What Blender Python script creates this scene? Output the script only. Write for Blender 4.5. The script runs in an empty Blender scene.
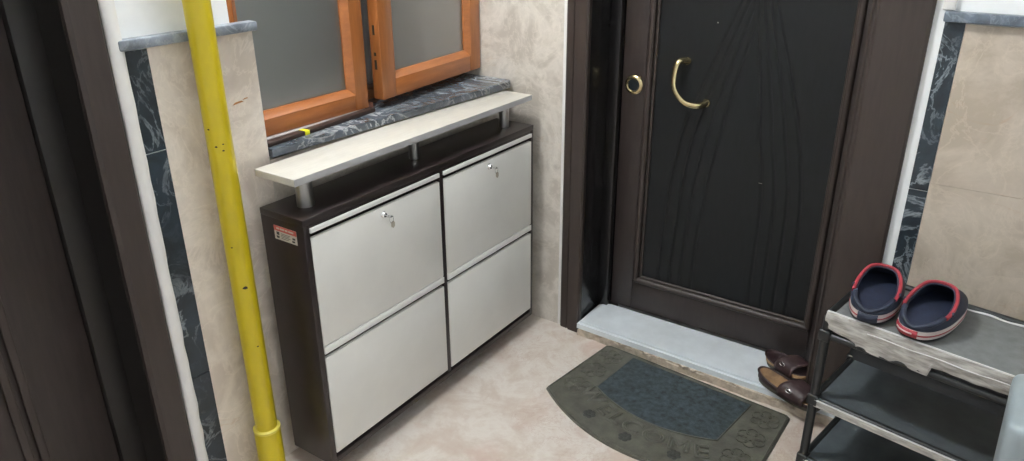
import bpy, bmesh, math, random
from mathutils import Vector, Matrix
random.seed(7)
S = bpy.context.scene
COL = S.collection
PI = math.pi
rad = math.radians

# ------------------------------------------------------------------ materials
def ramp(nt, fac, stops):
    r = nt.nodes.new('ShaderNodeValToRGB')
    el = r.color_ramp.elements
    while len(el) < len(stops): el.new(0.5)
    for e, (p, c) in zip(el, stops):
        e.position = p; e.color = (c[0], c[1], c[2], 1)
    nt.links.new(fac, r.inputs[0])
    return r.outputs[0]

def noise(nt, scale, detail=6, rough=.6, dist=0, vec=None, stretch=None):
    n = nt.nodes.new('ShaderNodeTexNoise')
    n.inputs['Scale'].default_value = scale
    n.inputs['Detail'].default_value = detail
    n.inputs['Roughness'].default_value = rough
    n.inputs['Distortion'].default_value = dist
    tc = nt.nodes.new('ShaderNodeTexCoord')
    src = tc.outputs['Object']
    if stretch:
        mp = nt.nodes.new('ShaderNodeMapping')
        mp.inputs['Scale'].default_value = stretch
        nt.links.new(src, mp.inputs[0]); src = mp.outputs[0]
    nt.links.new(src, n.inputs['Vector'])
    return n.outputs['Fac']

def mixc(nt, fac, a, b, mode='MIX'):
    m = nt.nodes.new('ShaderNodeMix'); m.data_type = 'RGBA'; m.blend_type = mode
    for sock, v in ((m.inputs[0], fac), (m.inputs[6], a), (m.inputs[7], b)):
        if isinstance(v, (int, float)): sock.default_value = v
        elif isinstance(v, tuple): sock.default_value = (v[0], v[1], v[2], 1)
        else: nt.links.new(v, sock)
    return m.outputs[2]

def mat(name, col, rough=.5, metal=0, var=.06, vscale=30, bump=0, bscale=200, spec=.5, coat=0, stretch=None):
    m = bpy.data.materials.new(name); m.use_nodes = True
    nt = m.node_tree; b = nt.nodes['Principled BSDF']
    f = noise(nt, vscale, 5, .6, 0, stretch=stretch)
    lo = tuple(max(0, c*(1-var*2)) for c in col); hi = tuple(min(1, c*(1+var*2)) for c in col)
    nt.links.new(ramp(nt, f, [(.3, lo), (.7, hi)]), b.inputs['Base Color'])
    b.inputs['Roughness'].default_value = rough
    b.inputs['Metallic'].default_value = metal
    b.inputs['Specular IOR Level'].default_value = spec
    b.inputs['Coat Weight'].default_value = coat
    b.inputs['Coat Roughness'].default_value = .15
    if bump:
        bp = nt.nodes.new('ShaderNodeBump'); bp.inputs['Strength'].default_value = bump
        bp.inputs['Distance'].default_value = .002
        nt.links.new(noise(nt, bscale, 4, .6, stretch=stretch), bp.inputs['Height'])
        nt.links.new(bp.outputs[0], b.inputs['Normal'])
    return m

def tile_mat(name, base, light, stain, rough=.3, scale=5, stain_amt=(.62, .72)):
    m = bpy.data.materials.new(name); m.use_nodes = True
    nt = m.node_tree; b = nt.nodes['Principled BSDF']
    c = ramp(nt, noise(nt, scale, 8, .62, .5), [(.28, tuple(x*.93 for x in base)), (.42, base), (.52, light), (.64, base), (.75, tuple(x*.9 for x in light))])
    v = noise(nt, scale*.9, 5, .55, 1.6, stretch=(1, .8, 2.2))
    vf = ramp(nt, v, [(.50, (0, 0, 0)), (.515, (.55, .55, .55)), (.53, (0, 0, 0))])
    gate = ramp(nt, noise(nt, scale*.6, 2, .5), [(stain_amt[0]-.06, (0, 0, 0)), (stain_amt[1], (1, 1, 1))])
    fac = mixc(nt, 1.0, vf, gate, 'MULTIPLY')
    c = mixc(nt, fac, c, stain)
    wv = ramp(nt, noise(nt, scale*1.7, 7, .65, 1.2), [(.47, (0, 0, 0)), (.5, (.42, .42, .42)), (.53, (0, 0, 0))])
    c = mixc(nt, wv, c, tuple(min(1, x*1.16) for x in light))
    nt.links.new(c, b.inputs['Base Color'])
    b.inputs['Roughness'].default_value = rough
    return m

def dark_marble(name, base, vein, scale=14, rough=.25, amt=.7):
    m = bpy.data.materials.new(name); m.use_nodes = True
    nt = m.node_tree; b = nt.nodes['Principled BSDF']
    c = ramp(nt, noise(nt, scale, 8, .65, .8), [(.35, tuple(x*.6 for x in base)), (.65, tuple(x*1.5 for x in base))])
    v1 = ramp(nt, noise(nt, scale*.8, 6, .6, 2.2), [(.46, (0, 0, 0)), (.5, (amt,)*3), (.54, (0, 0, 0))])
    v2 = ramp(nt, noise(nt, scale*.35, 4, .6, .6), [(.4, (.05,)*3), (.7, (1,)*3)])
    c = mixc(nt, mixc(nt, 1.0, v1, v2, 'MULTIPLY'), c, vein)
    nt.links.new(c, b.inputs['Base Color'])
    b.inputs['Roughness'].default_value = rough
    return m

def emit_mat(name, col, s):
    m = bpy.data.materials.new(name); m.use_nodes = True
    nt = m.node_tree; nt.nodes.clear()
    o = nt.nodes.new('ShaderNodeOutputMaterial'); e = nt.nodes.new('ShaderNodeEmission')
    e.inputs[0].default_value = (*col, 1); e.inputs[1].default_value = s
    nt.links.new(e.outputs[0], o.inputs[0])
    return m

def glass_mat(name, gloss_rough=.08, base=.06):
    m = bpy.data.materials.new(name); m.use_nodes = True
    nt = m.node_tree; nt.nodes.clear()
    o = nt.nodes.new('ShaderNodeOutputMaterial')
    t = nt.nodes.new('ShaderNodeBsdfTransparent'); t.inputs[0].default_value = (.95, .98, .97, 1)
    g = nt.nodes.new('ShaderNodeBsdfGlossy'); g.inputs['Roughness'].default_value = gloss_rough
    f = nt.nodes.new('ShaderNodeFresnel'); f.inputs[0].default_value = 1.5
    a = nt.nodes.new('ShaderNodeMath'); a.operation = 'ADD'; a.inputs[1].default_value = base
    nt.links.new(f.outputs[0], a.inputs[0])
    mx = nt.nodes.new('ShaderNodeMixShader')
    nt.links.new(a.outputs[0], mx.inputs[0]); nt.links.new(t.outputs[0], mx.inputs[1]); nt.links.new(g.outputs[0], mx.inputs[2])
    nt.links.new(mx.outputs[0], o.inputs[0])
    return m

M = {}
M['tile'] = tile_mat('beige_wall_tile', (.45, .385, .31), (.56, .49, .41), (.42, .21, .08), .28, 4.5)
M['tile_wall'] = tile_mat('greyed_beige_tile', (.50, .455, .40), (.66, .615, .555), (.45, .32, .20), .35, 6)
M['tile_pink'] = tile_mat('pinkish_beige_tile', (.63, .555, .485), (.76, .69, .615), (.55, .27, .09), .3, 4)
M['plaster'] = mat('white_plaster', (.80, .79, .77), .7, var=.02, vscale=12, bump=.25, bscale=60)
M['paint'] = mat('white_gloss_paint', (.90, .92, .93), .45, var=.03, vscale=6, bump=.5, bscale=22)
M['blue'] = dark_marble('blue_black_marble', (.018, .028, .038), (.36, .41, .44), 10, .3, .95)
M['cap'] = dark_marble('grey_blue_marble_cap', (.10, .125, .16), (.5, .55, .6), 12, .3, .5)
M['cap_pale'] = dark_marble('pale_grey_blue_marble_cap', (.22, .25, .29), (.62, .65, .68), 12, .3, .5)
M['sill'] = dark_marble('grey_veined_marble', (.085, .10, .12), (.62, .65, .68), 8.5, .25, 1.0)
M['white_marble'] = mat('white_bluish_marble', (.70, .75, .79), .3, var=.05, vscale=9)
M['grout'] = mat('beige_mortar', (.50, .43, .35), .8, var=.15, vscale=40, bump=.5, bscale=60)
M['orange'] = mat('orange_varnished_wood', (.37, .130, .036), .35, var=.09, vscale=9, stretch=(6, 6, .8), coat=.3)
M['orange_h'] = mat('orange_varnished_wood_rail', (.35, .118, .032), .35, var=.1, vscale=9, stretch=(6, .8, 6), coat=.3)
M['white_strip'] = mat('weathered_white_strip', (.45, .42, .42), .6, var=.12, vscale=25)
M['lath'] = mat('dark_brown_lath', (.035, .019, .015), .5, var=.12, vscale=30)
M['yellow_tape'] = mat('yellow_tape', (.75, .72, .01), .5)
M['curtain_dark'] = mat('dark_grey_net_curtain', (.66, .72, .72), .8, var=.12, vscale=7)
M['curtain_pale'] = mat('pale_grey_net_curtain', (.92, .95, .94), .8, var=.02, vscale=7)
M['glass'] = glass_mat('window_glass', .4, .33)
M['yellow'] = mat('yellow_gas_paint', (.60, .47, .012), .3, var=.04, vscale=9, coat=.2)
M['yellow_pale'] = mat('yellow_paint_rim', (.70, .60, .10), .4, var=.04)
M['chip'] = mat('chipped_dark_spot', (.02, .015, .01), .7)
M['wenge'] = mat('dark_wenge_laminate', (.021, .014, .014), .35, var=.15, vscale=18, stretch=(1, 6, 1))
M['cream'] = mat('cream_white_board', (.80, .795, .76), .38, var=.015, vscale=8)
M['cream_edge'] = mat('cream_board_edge', (.88, .88, .86), .35, var=.01)
M['plank'] = mat('pale_maple_laminate', (.60, .575, .52), .35, var=.03, vscale=22, stretch=(8, 1, 8))
M['plank_edge'] = mat('pale_grey_edge_band', (.50, .50, .51), .4, var=.02)
M['chrome'] = mat('brushed_chrome', (.42, .42, .41), .3, 1, var=.05, vscale=50)
M['steel'] = mat('bright_steel', (.8, .8, .8), .2, 1, var=.02)
M['st_red'] = mat('sticker_red', (.50, .09, .08), .5, var=.03)
M['st_white'] = mat('sticker_white', (.55, .52, .46), .5, var=.04)
M['st_black'] = mat('sticker_black_print', (.04, .04, .035), .6)
M['door'] = mat('dark_brown_door_laminate', (.026, .0185, .017), .42, var=.12, vscale=14, stretch=(6, 6, .7))
M['casing'] = mat('brown_door_casing', (.036, .026, .0225), .45, var=.08, vscale=14, stretch=(6, 6, .7))
M['panel'] = mat('blackish_door_panel', (.0058, .0066, .0076), .5, var=.1, vscale=20, spec=.35, stretch=(4, 4, .7))
M['brass'] = mat('aged_brass', (.62, .52, .30), .25, 1, var=.08, vscale=40)
M['lockglass'] = mat('dark_lock_core', (.012, .016, .018), .12)
M['rubber'] = mat('olive_grey_rubber', (.085, .084, .068), .5, var=.18, vscale=26, bump=.5, bscale=160)
M['pad'] = mat('dark_blue_grey_fibre', (.036, .050, .057), .9, var=.3, vscale=60, bump=1, bscale=420)
M['black_tube'] = mat('black_plastic_tube', (.012, .014, .015), .35)
M['shelf_grey'] = mat('grey_shelf_fabric', (.16, .17, .172), .6, var=.08, vscale=40, bump=.6, bscale=500, metal=.0)
M['shelf_dark'] = mat('dark_slate_shelf_fabric', (.075, .09, .10), .45, var=.12, vscale=14, bump=.3, bscale=300)
M['black_cloth'] = mat('black_cloth', (.012, .014, .017), .7, bump=.3)
M['silver'] = mat('silver_grey_plastic_wrap', (.40, .385, .36), .25, var=.2, vscale=22, bump=.7, bscale=35, stretch=(1, 1, 5))
M['piping'] = mat('light_piping', (.66, .66, .66), .35, var=.03)
M['bin'] = mat('pale_blue_grey_plastic', (.30, .355, .385), .4, var=.02)
M['navy'] = mat('navy_foam', (.017, .024, .046), .6, var=.1, vscale=30, bump=.2)
M['navy_in'] = mat('navy_foam_lining', (.008, .014, .036), .7, var=.15, vscale=40, bump=.2)
M['red'] = mat('red_foam', (.33, .03, .045), .5, var=.05)
M['clog_white'] = mat('off_white_foam', (.55, .49, .47), .5, var=.05)
M['clog_black'] = mat('black_rubber_outsole', (.01, .011, .014), .6)
M['leather'] = mat('dark_brown_leather', (.034, .017, .018), .52, var=.2, vscale=30, bump=.3, bscale=120)
M['tan'] = mat('tan_suede_footbed', (.27, .165, .085), .8, var=.2, vscale=30)
M['cork'] = mat('cork_edge', (.38, .24, .12), .8, var=.15, vscale=60)
M['outsole'] = mat('grey_green_outsole', (.09, .085, .07), .8)

def floor_mat():
    m = bpy.data.materials.new('pinkish_marble_floor'); m.use_nodes = True
    nt = m.node_tree; b = nt.nodes['Principled BSDF']
    c = ramp(nt, noise(nt, 6, 9, .68, .4), [(.30, (.54, .43, .365)), (.45, (.60, .52, .455)), (.56, (.69, .635, .58)), (.72, (.57, .475, .41))])
    p = ramp(nt, noise(nt, 3.1, 6, .6, 1.0), [(.52, (0, 0, 0)), (.68, (.6, .6, .6))])
    c = mixc(nt, p, c, (.56, .40, .34))
    v = ramp(nt, noise(nt, 9, 7, .7, 1.8), [(.48, (0, 0, 0)), (.5, (.5, .5, .5)), (.52, (0, 0, 0))])
    v = mixc(nt, 1.0, v, ramp(nt, noise(nt, 2.3, 3, .5), [(.45, (0, 0, 0)), (.6, (1, 1, 1))]), 'MULTIPLY')
    c = mixc(nt, v, c, (.42, .26, .20))
    nt.links.new(c, b.inputs['Base Color'])
    b.inputs['Roughness'].default_value = .3
    return m
M['floor'] = floor_mat()

# ------------------------------------------------------------------ helpers
def BM(): return bmesh.new()

def add_box(bm, x0, x1, y0, y1, z0, z1, bev=0, seg=2):
    vs = [bm.verts.new((x, y, z)) for z in (min(z0, z1), max(z0, z1)) for y in (min(y0, y1), max(y0, y1)) for x in (min(x0, x1), max(x0, x1))]
    fs = [bm.faces.new([vs[i] for i in q]) for q in ((0, 2, 3, 1), (4, 5, 7, 6), (0, 1, 5, 4), (2, 6, 7, 3), (0, 4, 6, 2), (1, 3, 7, 5))]
    if bev:
        es = list({e for f in fs for e in f.edges})
        bmesh.ops.bevel(bm, geom=es, offset=bev, segments=seg, affect='EDGES', profile=.5)
    return bm

def add_prism(bm, pts, z0, z1, bev=0, tf=None):
    """polygon pts (x,y) extruded between z0 and z1; tf maps local to final coordinates"""
    a = [Vector((p[0], p[1], z0)) for p in pts]; b = [Vector((p[0], p[1], z1)) for p in pts]
    if tf: a = [tf(v) for v in a]; b = [tf(v) for v in b]
    va = [bm.verts.new(v) for v in a]; vb = [bm.verts.new(v) for v in b]
    n = len(pts)
    bot = bm.faces.new(va[::-1]); top = bm.faces.new(vb)
    for i in range(n): bm.faces.new((va[i], va[(i+1) % n], vb[(i+1) % n], vb[i]))
    if bev: bmesh.ops.bevel(bm, geom=list(top.edges), offset=bev, segments=2, affect='EDGES')
    return bm

def add_tube(bm, pts, r, seg=12, closed=False, caps=True, radii=None, flat=1.0):
    pts = [Vector(p) for p in pts]; n = len(pts); rings = []
    prev = None
    for i, p in enumerate(pts):
        if closed: t = pts[(i+1) % n] - pts[i-1]
        else: t = pts[min(i+1, n-1)] - pts[max(i-1, 0)]
        t.normalize()
        if prev is None:
            up = Vector((0, 0, 1)) if abs(t.z) < .9 else Vector((1, 0, 0))
            u = t.cross(up).normalized()
        else:
            u = (prev - t*prev.dot(t)).normalized()
        prev = u; w = t.cross(u)
        rr = radii[i] if radii else r
        rings.append([bm.verts.new(p + u*(rr*math.cos(2*PI*k/seg)) + w*(rr*flat*math.sin(2*PI*k/seg))) for k in range(seg)])
    m = n if closed else n-1
    for i in range(m):
        a, b = rings[i], rings[(i+1) % n]
        for k in range(seg): bm.faces.new((a[k], a[(k+1) % seg], b[(k+1) % seg], b[k]))
    if caps and not closed:
        bm.faces.new(rings[0][::-1]); bm.faces.new(rings[-1])
    return bm

def add_lathe(bm, prof, origin, axis='z', seg=24):
    """prof: list of (radius, height)"""
    o = Vector(origin)
    def P(r, h, a):
        c, s = r*math.cos(a), r*math.sin(a)
        return o + {'z': Vector((c, s, h)), 'y': Vector((c, h, s)), 'x': Vector((h, c, s))}[axis]
    rings = [[bm.verts.new(P(max(r, 1e-4), h, 2*PI*k/seg)) for k in range(seg)] for r, h in prof]
    for a, b in zip(rings, rings[1:]):
        for k in range(seg): bm.faces.new((a[k], a[(k+1) % seg], b[(k+1) % seg], b[k]))
    bm.faces.new(rings[0][::-1]); bm.faces.new(rings[-1])
    return bm

def obj(name, bm, m, parent=None, smooth=None, off=None):
    if off is not None: bmesh.ops.translate(bm, verts=bm.verts, vec=-Vector(off))
    bmesh.ops.recalc_face_normals(bm, faces=bm.faces)
    me = bpy.data.meshes.new(name); bm.to_mesh(me); bm.free()
    o = bpy.data.objects.new(name, me); COL.objects.link(o)
    for mm in (m if isinstance(m, list) else [m]): me.materials.append(mm)
    if smooth is not None:
        for p in me.polygons: p.use_smooth = True
        me.set_sharp_from_angle(angle=rad(smooth))
    if parent: o.parent = parent
    return o

def tag(o, label=None, cat=None, group=None, kind=None):
    if label: o['label'] = label
    if cat: o['category'] = cat
    if group: o['group'] = group
    if kind: o['kind'] = kind
    return o

def thing(name, label, cat, loc=(0, 0, 0), rotz=0, group=None, kind=None):
    o = bpy.data.objects.new(name, None); COL.objects.link(o)
    o.empty_display_size = .05
    o.location = loc; o.rotation_euler = (0, 0, rotz)
    return tag(o, label, cat, group, kind)

def box_obj(name, m, parent, *b, bev=0, off=None, smooth=None):
    return obj(name, add_box(BM(), *b, bev=bev), m, parent, smooth, off)

# ------------------------------------------------------------------ room shell
XR, YF, ZC = 2.75, -3.4, 2.62         # right wall, wall behind the viewer, ceiling
tag(box_obj('floor', M['floor'], None, -.3, XR+.1, YF-.1, .35, -.08, 0), 'pinkish beige marble floor of the hallway', 'floor', kind='structure')
tag(box_obj('ceiling', M['paint'], None, -.3, XR+.1, YF-.1, .35, ZC, ZC+.08), 'white ceiling above the hallway', 'ceiling', kind='structure')
tag(box_obj('wall_right', M['paint'], None, XR, XR+.1, YF-.1, .35, 0, ZC), 'white painted wall on the right of the hallway', 'wall', kind='structure')
tag(box_obj('wall_front', M['paint'], None, -.3, XR, YF-.1, YF, 0, ZC), 'white painted wall behind the viewer', 'wall', kind='structure')

# wall_left : window recess y -1.0..0 above z .885, door opening y -2.36..-1.421 below z 2.1
bm = BM()
add_box(bm, -.30, -.012, -1.0, 0, 0, .883)
add_box(bm, -.30, -.004, -1.375, -1.10, 0, ZC); add_box(bm, -.055, -.004, -1.10, -1.055, 1.2, ZC); add_box(bm, -.055, -.004, -1.10, -1.0, .9, 1.2); add_box(bm, -.30, -.004, -1.10, -1.0, 0, .883)
add_box(bm, -.30, -.004, -1.10, .0, 2.05, ZC); add_box(bm, -.30, -.235, -1.10, 0, .883, 2.05)
add_box(bm, -.30, -.004, -2.42, -1.375, 2.06, ZC)
add_box(bm, -.30, -.004, YF, -2.42, 0, ZC)
wl = tag(obj('wall_left', bm, M['paint']), 'white left wall with tiled lower part, window recess and doorway', 'wall', kind='structure')
bm = BM()                                                   # tile cladding of the pier, two courses with a joint
for z0, z1 in ((0, 1.2075),):
    add_box(bm, -.004, 0, -1.2665, -1.0, z0, z1, .0008)
add_box(bm, -.055, -.004, -1.0, -.998, .9, 1.2075)              # return of the pier into the window recess
obj('tile_panel', bm, M['tile_pink'], wl)
bm = BM()
add_box(bm, -.012, -.002, -.998, -.001, 0, .883, .0008)
obj('tile_panel', bm, M['tile_wall'], wl)
bm = BM()
for z0, z1 in ((0, .40), (.402, .981), (.984, 1.204)):
    add_box(bm, -.004, .0012, -1.316, -1.267, z0, z1, .0006)
obj('marble_border', bm, M['blue'], wl)
obj('marble_cap', add_box(BM(), -.01, .020, -1.334, -.997, 1.208, 1.230, .004), M['cap_pale'], wl, 40)
bm = BM()                                                   # uneven bead of white plaster beside the door casing
n = 46; pts = []; rr = []
for i in range(n):
    z = 1.9*i/(n-1)
    pts.append((.004, -1.335 + random.uniform(-.001, .001), z)); rr.append(.0165 + random.uniform(-.0016, .0016))
add_tube(bm, pts, .016, 10, radii=rr, flat=.8)
obj('caulk_strip', bm, M['plaster'], wl, 60)
bm = BM()
for y, z, sy, sz in ((-1.067, 1.046, .016, .0035), (-1.045, 1.052, .008, .002)):
    add_prism(bm, [(y-sy, z-sz), (y, z-sz*.4), (y+sy, z), (y+sy*.6, z+sz), (y-sy*.5, z+sz*.6)], .0, .0006, tf=lambda v: Vector((v.z, v.x, v.y)))
obj('rust_stain', bm, mat('rust_orange_stain', (.52, .25, .09), .6, var=.1), wl)

# wall_back : door opening x .36..1.18 below z 2.07
bm = BM()
add_box(bm, -.30, .345, .004, .30, 0, ZC)
add_box(bm, 1.20, XR, .004, .30, 0, ZC)
add_box(bm, .345, 1.20, .004, .30, 2.09, ZC)
add_box(bm, .345, 1.20, .24, .30, 0, 2.09)
wb = tag(obj('wall_back', bm, M['paint']), 'back wall with beige tiles around the front door', 'wall', kind='structure')
bm = BM()
add_box(bm, -.26, .2635, 0, .004, 0, 1.25, .0003); add_box(bm, -.26, .2635, 0, .004, 1.251, 1.85, .0003)
obj('tile_panel', bm, M['tile_wall'], wb)
bm = BM()
for z0, z1 in ((0, .8025), (.803, 1.212)):
    add_box(bm, 1.3945, 2.6, 0, .004, z0, z1)
obj('tile_panel', bm, M['tile'], wb)
bm = BM()
for z0, z1 in ((0, .22), (.222, .777), (.780, 1.214)):
    add_box(bm, 1.3485, 1.3935, -.0012, .004, z0, z1, .0006)
obj('marble_border', bm, M['blue'], wb)
obj('marble_cap', add_box(BM(), 1.345, 2.62, -.020, .01, 1.216, 1.241, .004), M['cap'], wb, 40)
bm = BM(); pa, pb = [], []
for i in range(n):
    z = 1.95*i/(n-1); pa.append((1.3225, z)); pb.append((1.3475 + random.uniform(-.0012, .0012), z))
add_prism(bm, pa + pb[::-1], 0, .007, .002, tf=lambda v: Vector((v.x, .003-v.z, v.y)))
obj('caulk_strip', add_box(BM(), 1.338, 1.366, -.008, .004, 1.242, 1.9, .003), M['plaster'], wb, 60)
obj('caulk_strip', add_box(BM(), .2645, .277, -.004, .004, 0, 1.95, .002), M['plaster'], wb, 60)

# ------------------------------------------------------------------ window
win = thing('window_1', 'orange wooden casement window above the shoe cabinet', 'window', (-.06, -.5, .915), kind='structure')
off = win.location
WZ0, WZ1 = .905, 2.045
def frame_bm(y0, y1, z0, z1, x0, x1, w):
    bm = BM()
    add_box(bm, x0, x1, y0, y0+w, z0, z1, .002); add_box(bm, x0, x1, y1-w, y1, z0, z1, .002)
    add_box(bm, x0, x1, y0+w, y1-w, z0, z0+w, .002); add_box(bm, x0, x1, y0+w, y1-w, z1-w, z1, .002)
    return bm
bm = frame_bm(-1.098, -.002, WZ0+.01, WZ1, -.21, -.150, .03)
obj('window_frame', bm, M['orange'], win, 40, off)
def sash(w, h, st, rl, stl=None):
    stl = stl or st
    """sash in local coords: x outwards to the hall, y from 0 (right edge) to -w, z from 0"""
    t = .038
    bs = BM(); add_box(bs, -t, 0, -w, -w+stl, 0, h, .004); add_box(bs, -t, 0, -st, 0, 0, h, .004)
    br = BM(); add_box(br, -t, -.0005, -w+stl, -st, 0, rl, .004); add_box(br, -t, -.0005, -w+stl, -st, h-rl, h, .004)
    bb = BM()                                               # bevelled glazing beads
    def bead(a, b, inn):                                    # a,b along edge; inn = inward dir
        p = [Vector((-.0008, 0, 0)), Vector((-.020, 0, 0)), Vector((-.020, 0, 0)), Vector((-.006, 0, 0))]
        A, B, N = Vector(a), Vector(b), Vector(inn)
        d = (B-A).normalized()
        q = [(0, -.002), (-.003, .0), (-.014, .017), (-.028, .017), (-.028, -.002)]
        ra = [bb.verts.new(A + N*v + Vector((u, 0, 0)) + d*max(v, 0)) for u, v in q]
        rb = [bb.verts.new(B + N*v + Vector((u, 0, 0)) - d*max(v, 0)) for u, v in q]
        for i in range(5): bb.faces.new((ra[i], ra[(i+1) % 5], rb[(i+1) % 5], rb[i]))
        bb.faces.new(ra); bb.faces.new(rb[::-1])
    y0, y1, z0, z1 = -w+stl, -st, rl, h-rl
    bead((0, y0, z0), (0, y1, z0), (0, 0, 1)); bead((0, y0, z1), (0, y1, z1), (0, 0, -1))
    bead((0, y0, z0), (0, y0, z1), (0, 1, 0)); bead((0, y1, z0), (0, y1, z1), (0, -1, 0))
    bg = BM(); add_box(bg, -.024, -.020, y0-.006, y1+.006, z0-.006, z1+.006)
    return bs, br, bb, bg
def make_sash(loc, rot, w, h, st, rl, stl=None):
    bs, br, bb, bg = sash(w, h, st, rl, stl)
    s = obj('sash', bs, M['orange'], win, 40); s.location = Vector(loc) - Vector(off); s.rotation_euler = (0, 0, rot)
    obj('sash_rail', br, M['orange_h'], s, 40); obj('glazing_bead', bb, M['orange_h'], s, 30); obj('glass', bg, M['glass'], s)
    return s
s1 = make_sash((-.052, -.587, .925), 0, .492, 1.10, .052, .048, .074)
s2 = make_sash((-.074, -.006, .941), rad(4.8), .545, 1.10, .064, .056)
for z, hz in ((.13, .01), (.09, .028), (.19, .028)):             # lock plates on the free edge of the right sash
    obj('latch_plate', add_box(BM(), -.024, -.016, -.5458, -.545, z, z+hz), M['chip'], s2)
obj('latch_block', add_box(BM(), -.098, -.060, -.582, -.562, .9145, .935, .003), mat('reddish_brown_block', (.16, .06, .035), .5), win, 40, off)
obj('sill_strip', add_box(BM(), -.09, -.043, -.996, -.60, .9145, .9245, .002), M['white_strip'], win, None, off)
bm = BM(); add_prism(bm, [(-.215, -1.098), (-.215, -.002), (.050, -.002), (.070, -.03), (.012, -.998), (-.06, -.998), (-.06, -1.098)][::-1], .8925, .9135, .003)
obj('window_sill', bm, M['sill'], win, 40, off)
# net curtains behind the panes
def curtain(name, org, rot, y0, y1, z0, z1, m, label, nf):
    bm = BM(); N = 90; lo, hi = [], []
    R = Matrix.Rotation(rot, 4, 'Z')
    for i in range(N+1):
        y = y0+(y1-y0)*i/N; k = i/N*nf*2*PI
        lo.append(bm.verts.new(R @ Vector((-.0315 + .0025*math.sin(k*.9+.6), y, z0)))); hi.append(bm.verts.new(R @ Vector((-.0315 + .0025*math.sin(k)+.001*math.sin(k*2.3), y, z1))))
    for i in range(N): bm.faces.new((lo[i], lo[i+1], hi[i+1], hi[i]))
    o = obj(name, bm, m, None, 180); o.location = org
    md = o.modifiers.new('thickness', 'SOLIDIFY'); md.thickness = .0012
    return tag(o, label, 'curtain')
curtain('net_curtain', (-.052, -.587, .925), 0, -.4165, -.0535, .05, 1.05, M['curtain_dark'], 'dark grey net curtain stretched behind the left window pane', 4)
curtain('net_curtain', (-.074, -.006, .941), rad(4.8), -.4795, -.0655, .058, 1.04, M['curtain_pale'], 'pale grey net curtain stretched behind the right, slightly open window pane', 5)

# dark lath lying on the sill
lath = thing('wooden_lath', 'thin dark brown wooden lath lying on the marble window sill', 'lath', (-.03, -.79, .9135))
o = obj('strip', add_box(BM(), -.012, .012, -.205, .205, .0006, .012, .002), M['lath'], lath, 40)
o = obj('yellow_tape', add_box(BM(), -.013, .0135, -.079, -.062, .0002, .0126, .002), M['yellow_tape'], lath, 40); o['label'] = 'yellow tape wrapped around the lath'
lath.rotation_euler = (0, 0, rad(3.5))

# ------------------------------------------------------------------ gas pipe
PX, PY, PR = .052, -1.167, .0285
pipe = thing('gas_pipe', 'vertical yellow gas pipe in front of the tiled left wall', 'pipe', (PX, PY, 0))
obj('pipe', add_tube(BM(), [(0, 0, z) for z in (.17, .6, 1.2, 1.8, ZC)], PR, 32), M['yellow'], pipe, 40)
obj('coupling', add_lathe(BM(), [(.030, 0), (.0345, .002), (.0345, .178), (.033, .182)], (0, 0, 0), seg=32), M['yellow'], pipe, 40)
obj('coupling_rim', add_lathe(BM(), [(.029, .176), (.0352, .177), (.0355, .184), (.031, .187), (.0285, .187)], (0, 0, 0), seg=32), M['yellow_pale'], pipe, 40)
for a, z, q in ((-.45, .62, .0042), (-1.0, .73, .0018), (-.9, .98, .0022), (-.4, .97, .002), (-.35, .985, .0016), (-.2, .45, .002), (-1.3, 1.02, .002)):
    bm = BM()
    d = Vector((math.cos(a), math.sin(a), 0)); t = Vector((-d.y, d.x, 0))
    c = d*(PR+.0003) + Vector((0, 0, z))
    vs = [bm.verts.new(c + t*(q*1.5*math.cos(k*PI/3+.3)*(.8+.4*(k % 2))) + Vector((0, 0, q*math.sin(k*PI/3+.3)))) for k in range(6)]
    f = bm.faces.new(vs); r = bmesh.ops.extrude_face_region(bm, geom=[f])
    bmesh.ops.translate(bm, verts=[v for v in r['geom'] if isinstance(v, bmesh.types.BMVert)], vec=-d*.0012)
    obj('chipped_spot', bm, M['chip'], pipe)
# brackets fix the pipe to the wall above and behind the picture edge
obj('wall_bracket', add_box(BM(), -PX, -PR+.004, -.01, .01, 1.55, 1.575, .002), M['steel'], pipe)

# ------------------------------------------------------------------ shoe cabinet
XB, CX, Y0, Y1, ZB, ZT = .034, .1905, -1.0752, -.0672, .050, .788
cab = thing('shoe_cabinet', 'dark brown shoe cabinet with four cream flap doors under the window', 'shoe cabinet', (.11, -.57, 0))
off = cab.location
bm = BM()
add_box(bm, XB, CX, Y0, Y0+.018, ZB, ZT-.018, .001)                 # sides
add_box(bm, XB, CX, Y1-.018, Y1, ZB, ZT-.018, .001)
ym = (Y0+Y1)/2 + .012
add_box(bm, XB, CX-.002, ym-.009, ym+.009, ZB+.018, ZT-.018, .0008)   # middle partition
add_box(bm, XB, CX, Y0+.018, Y1-.018, ZB, ZB+.018, .001)              # bottom
add_box(bm, XB, XB+.006, Y0+.018, Y1-.018, ZB+.018, ZT-.018)          # back board
add_box(bm, XB+.01, CX-.04, Y0+.018, Y1-.018, .412, .426)             # inner shelf
add_box(bm, CX-.05, CX, Y0+.018, Y1-.018, .7618, ZT-.018, .0005)
obj('body', bm, M['wenge'], cab, 40, off)
obj('top_board', add_box(BM(), XB, CX+.0003, Y0-.001, Y1+.001, ZT-.018, ZT, .0022), M['wenge'], cab, 40, off)
for y in (Y0+.06, Y1-.06):
    obj('foot', add_lathe(BM(), [(.016, 0), (.018, .004), (.016, .012), (.014, ZB)], (.085, y, 0)), M['black_tube'], cab, 40, off)
doors = []
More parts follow.
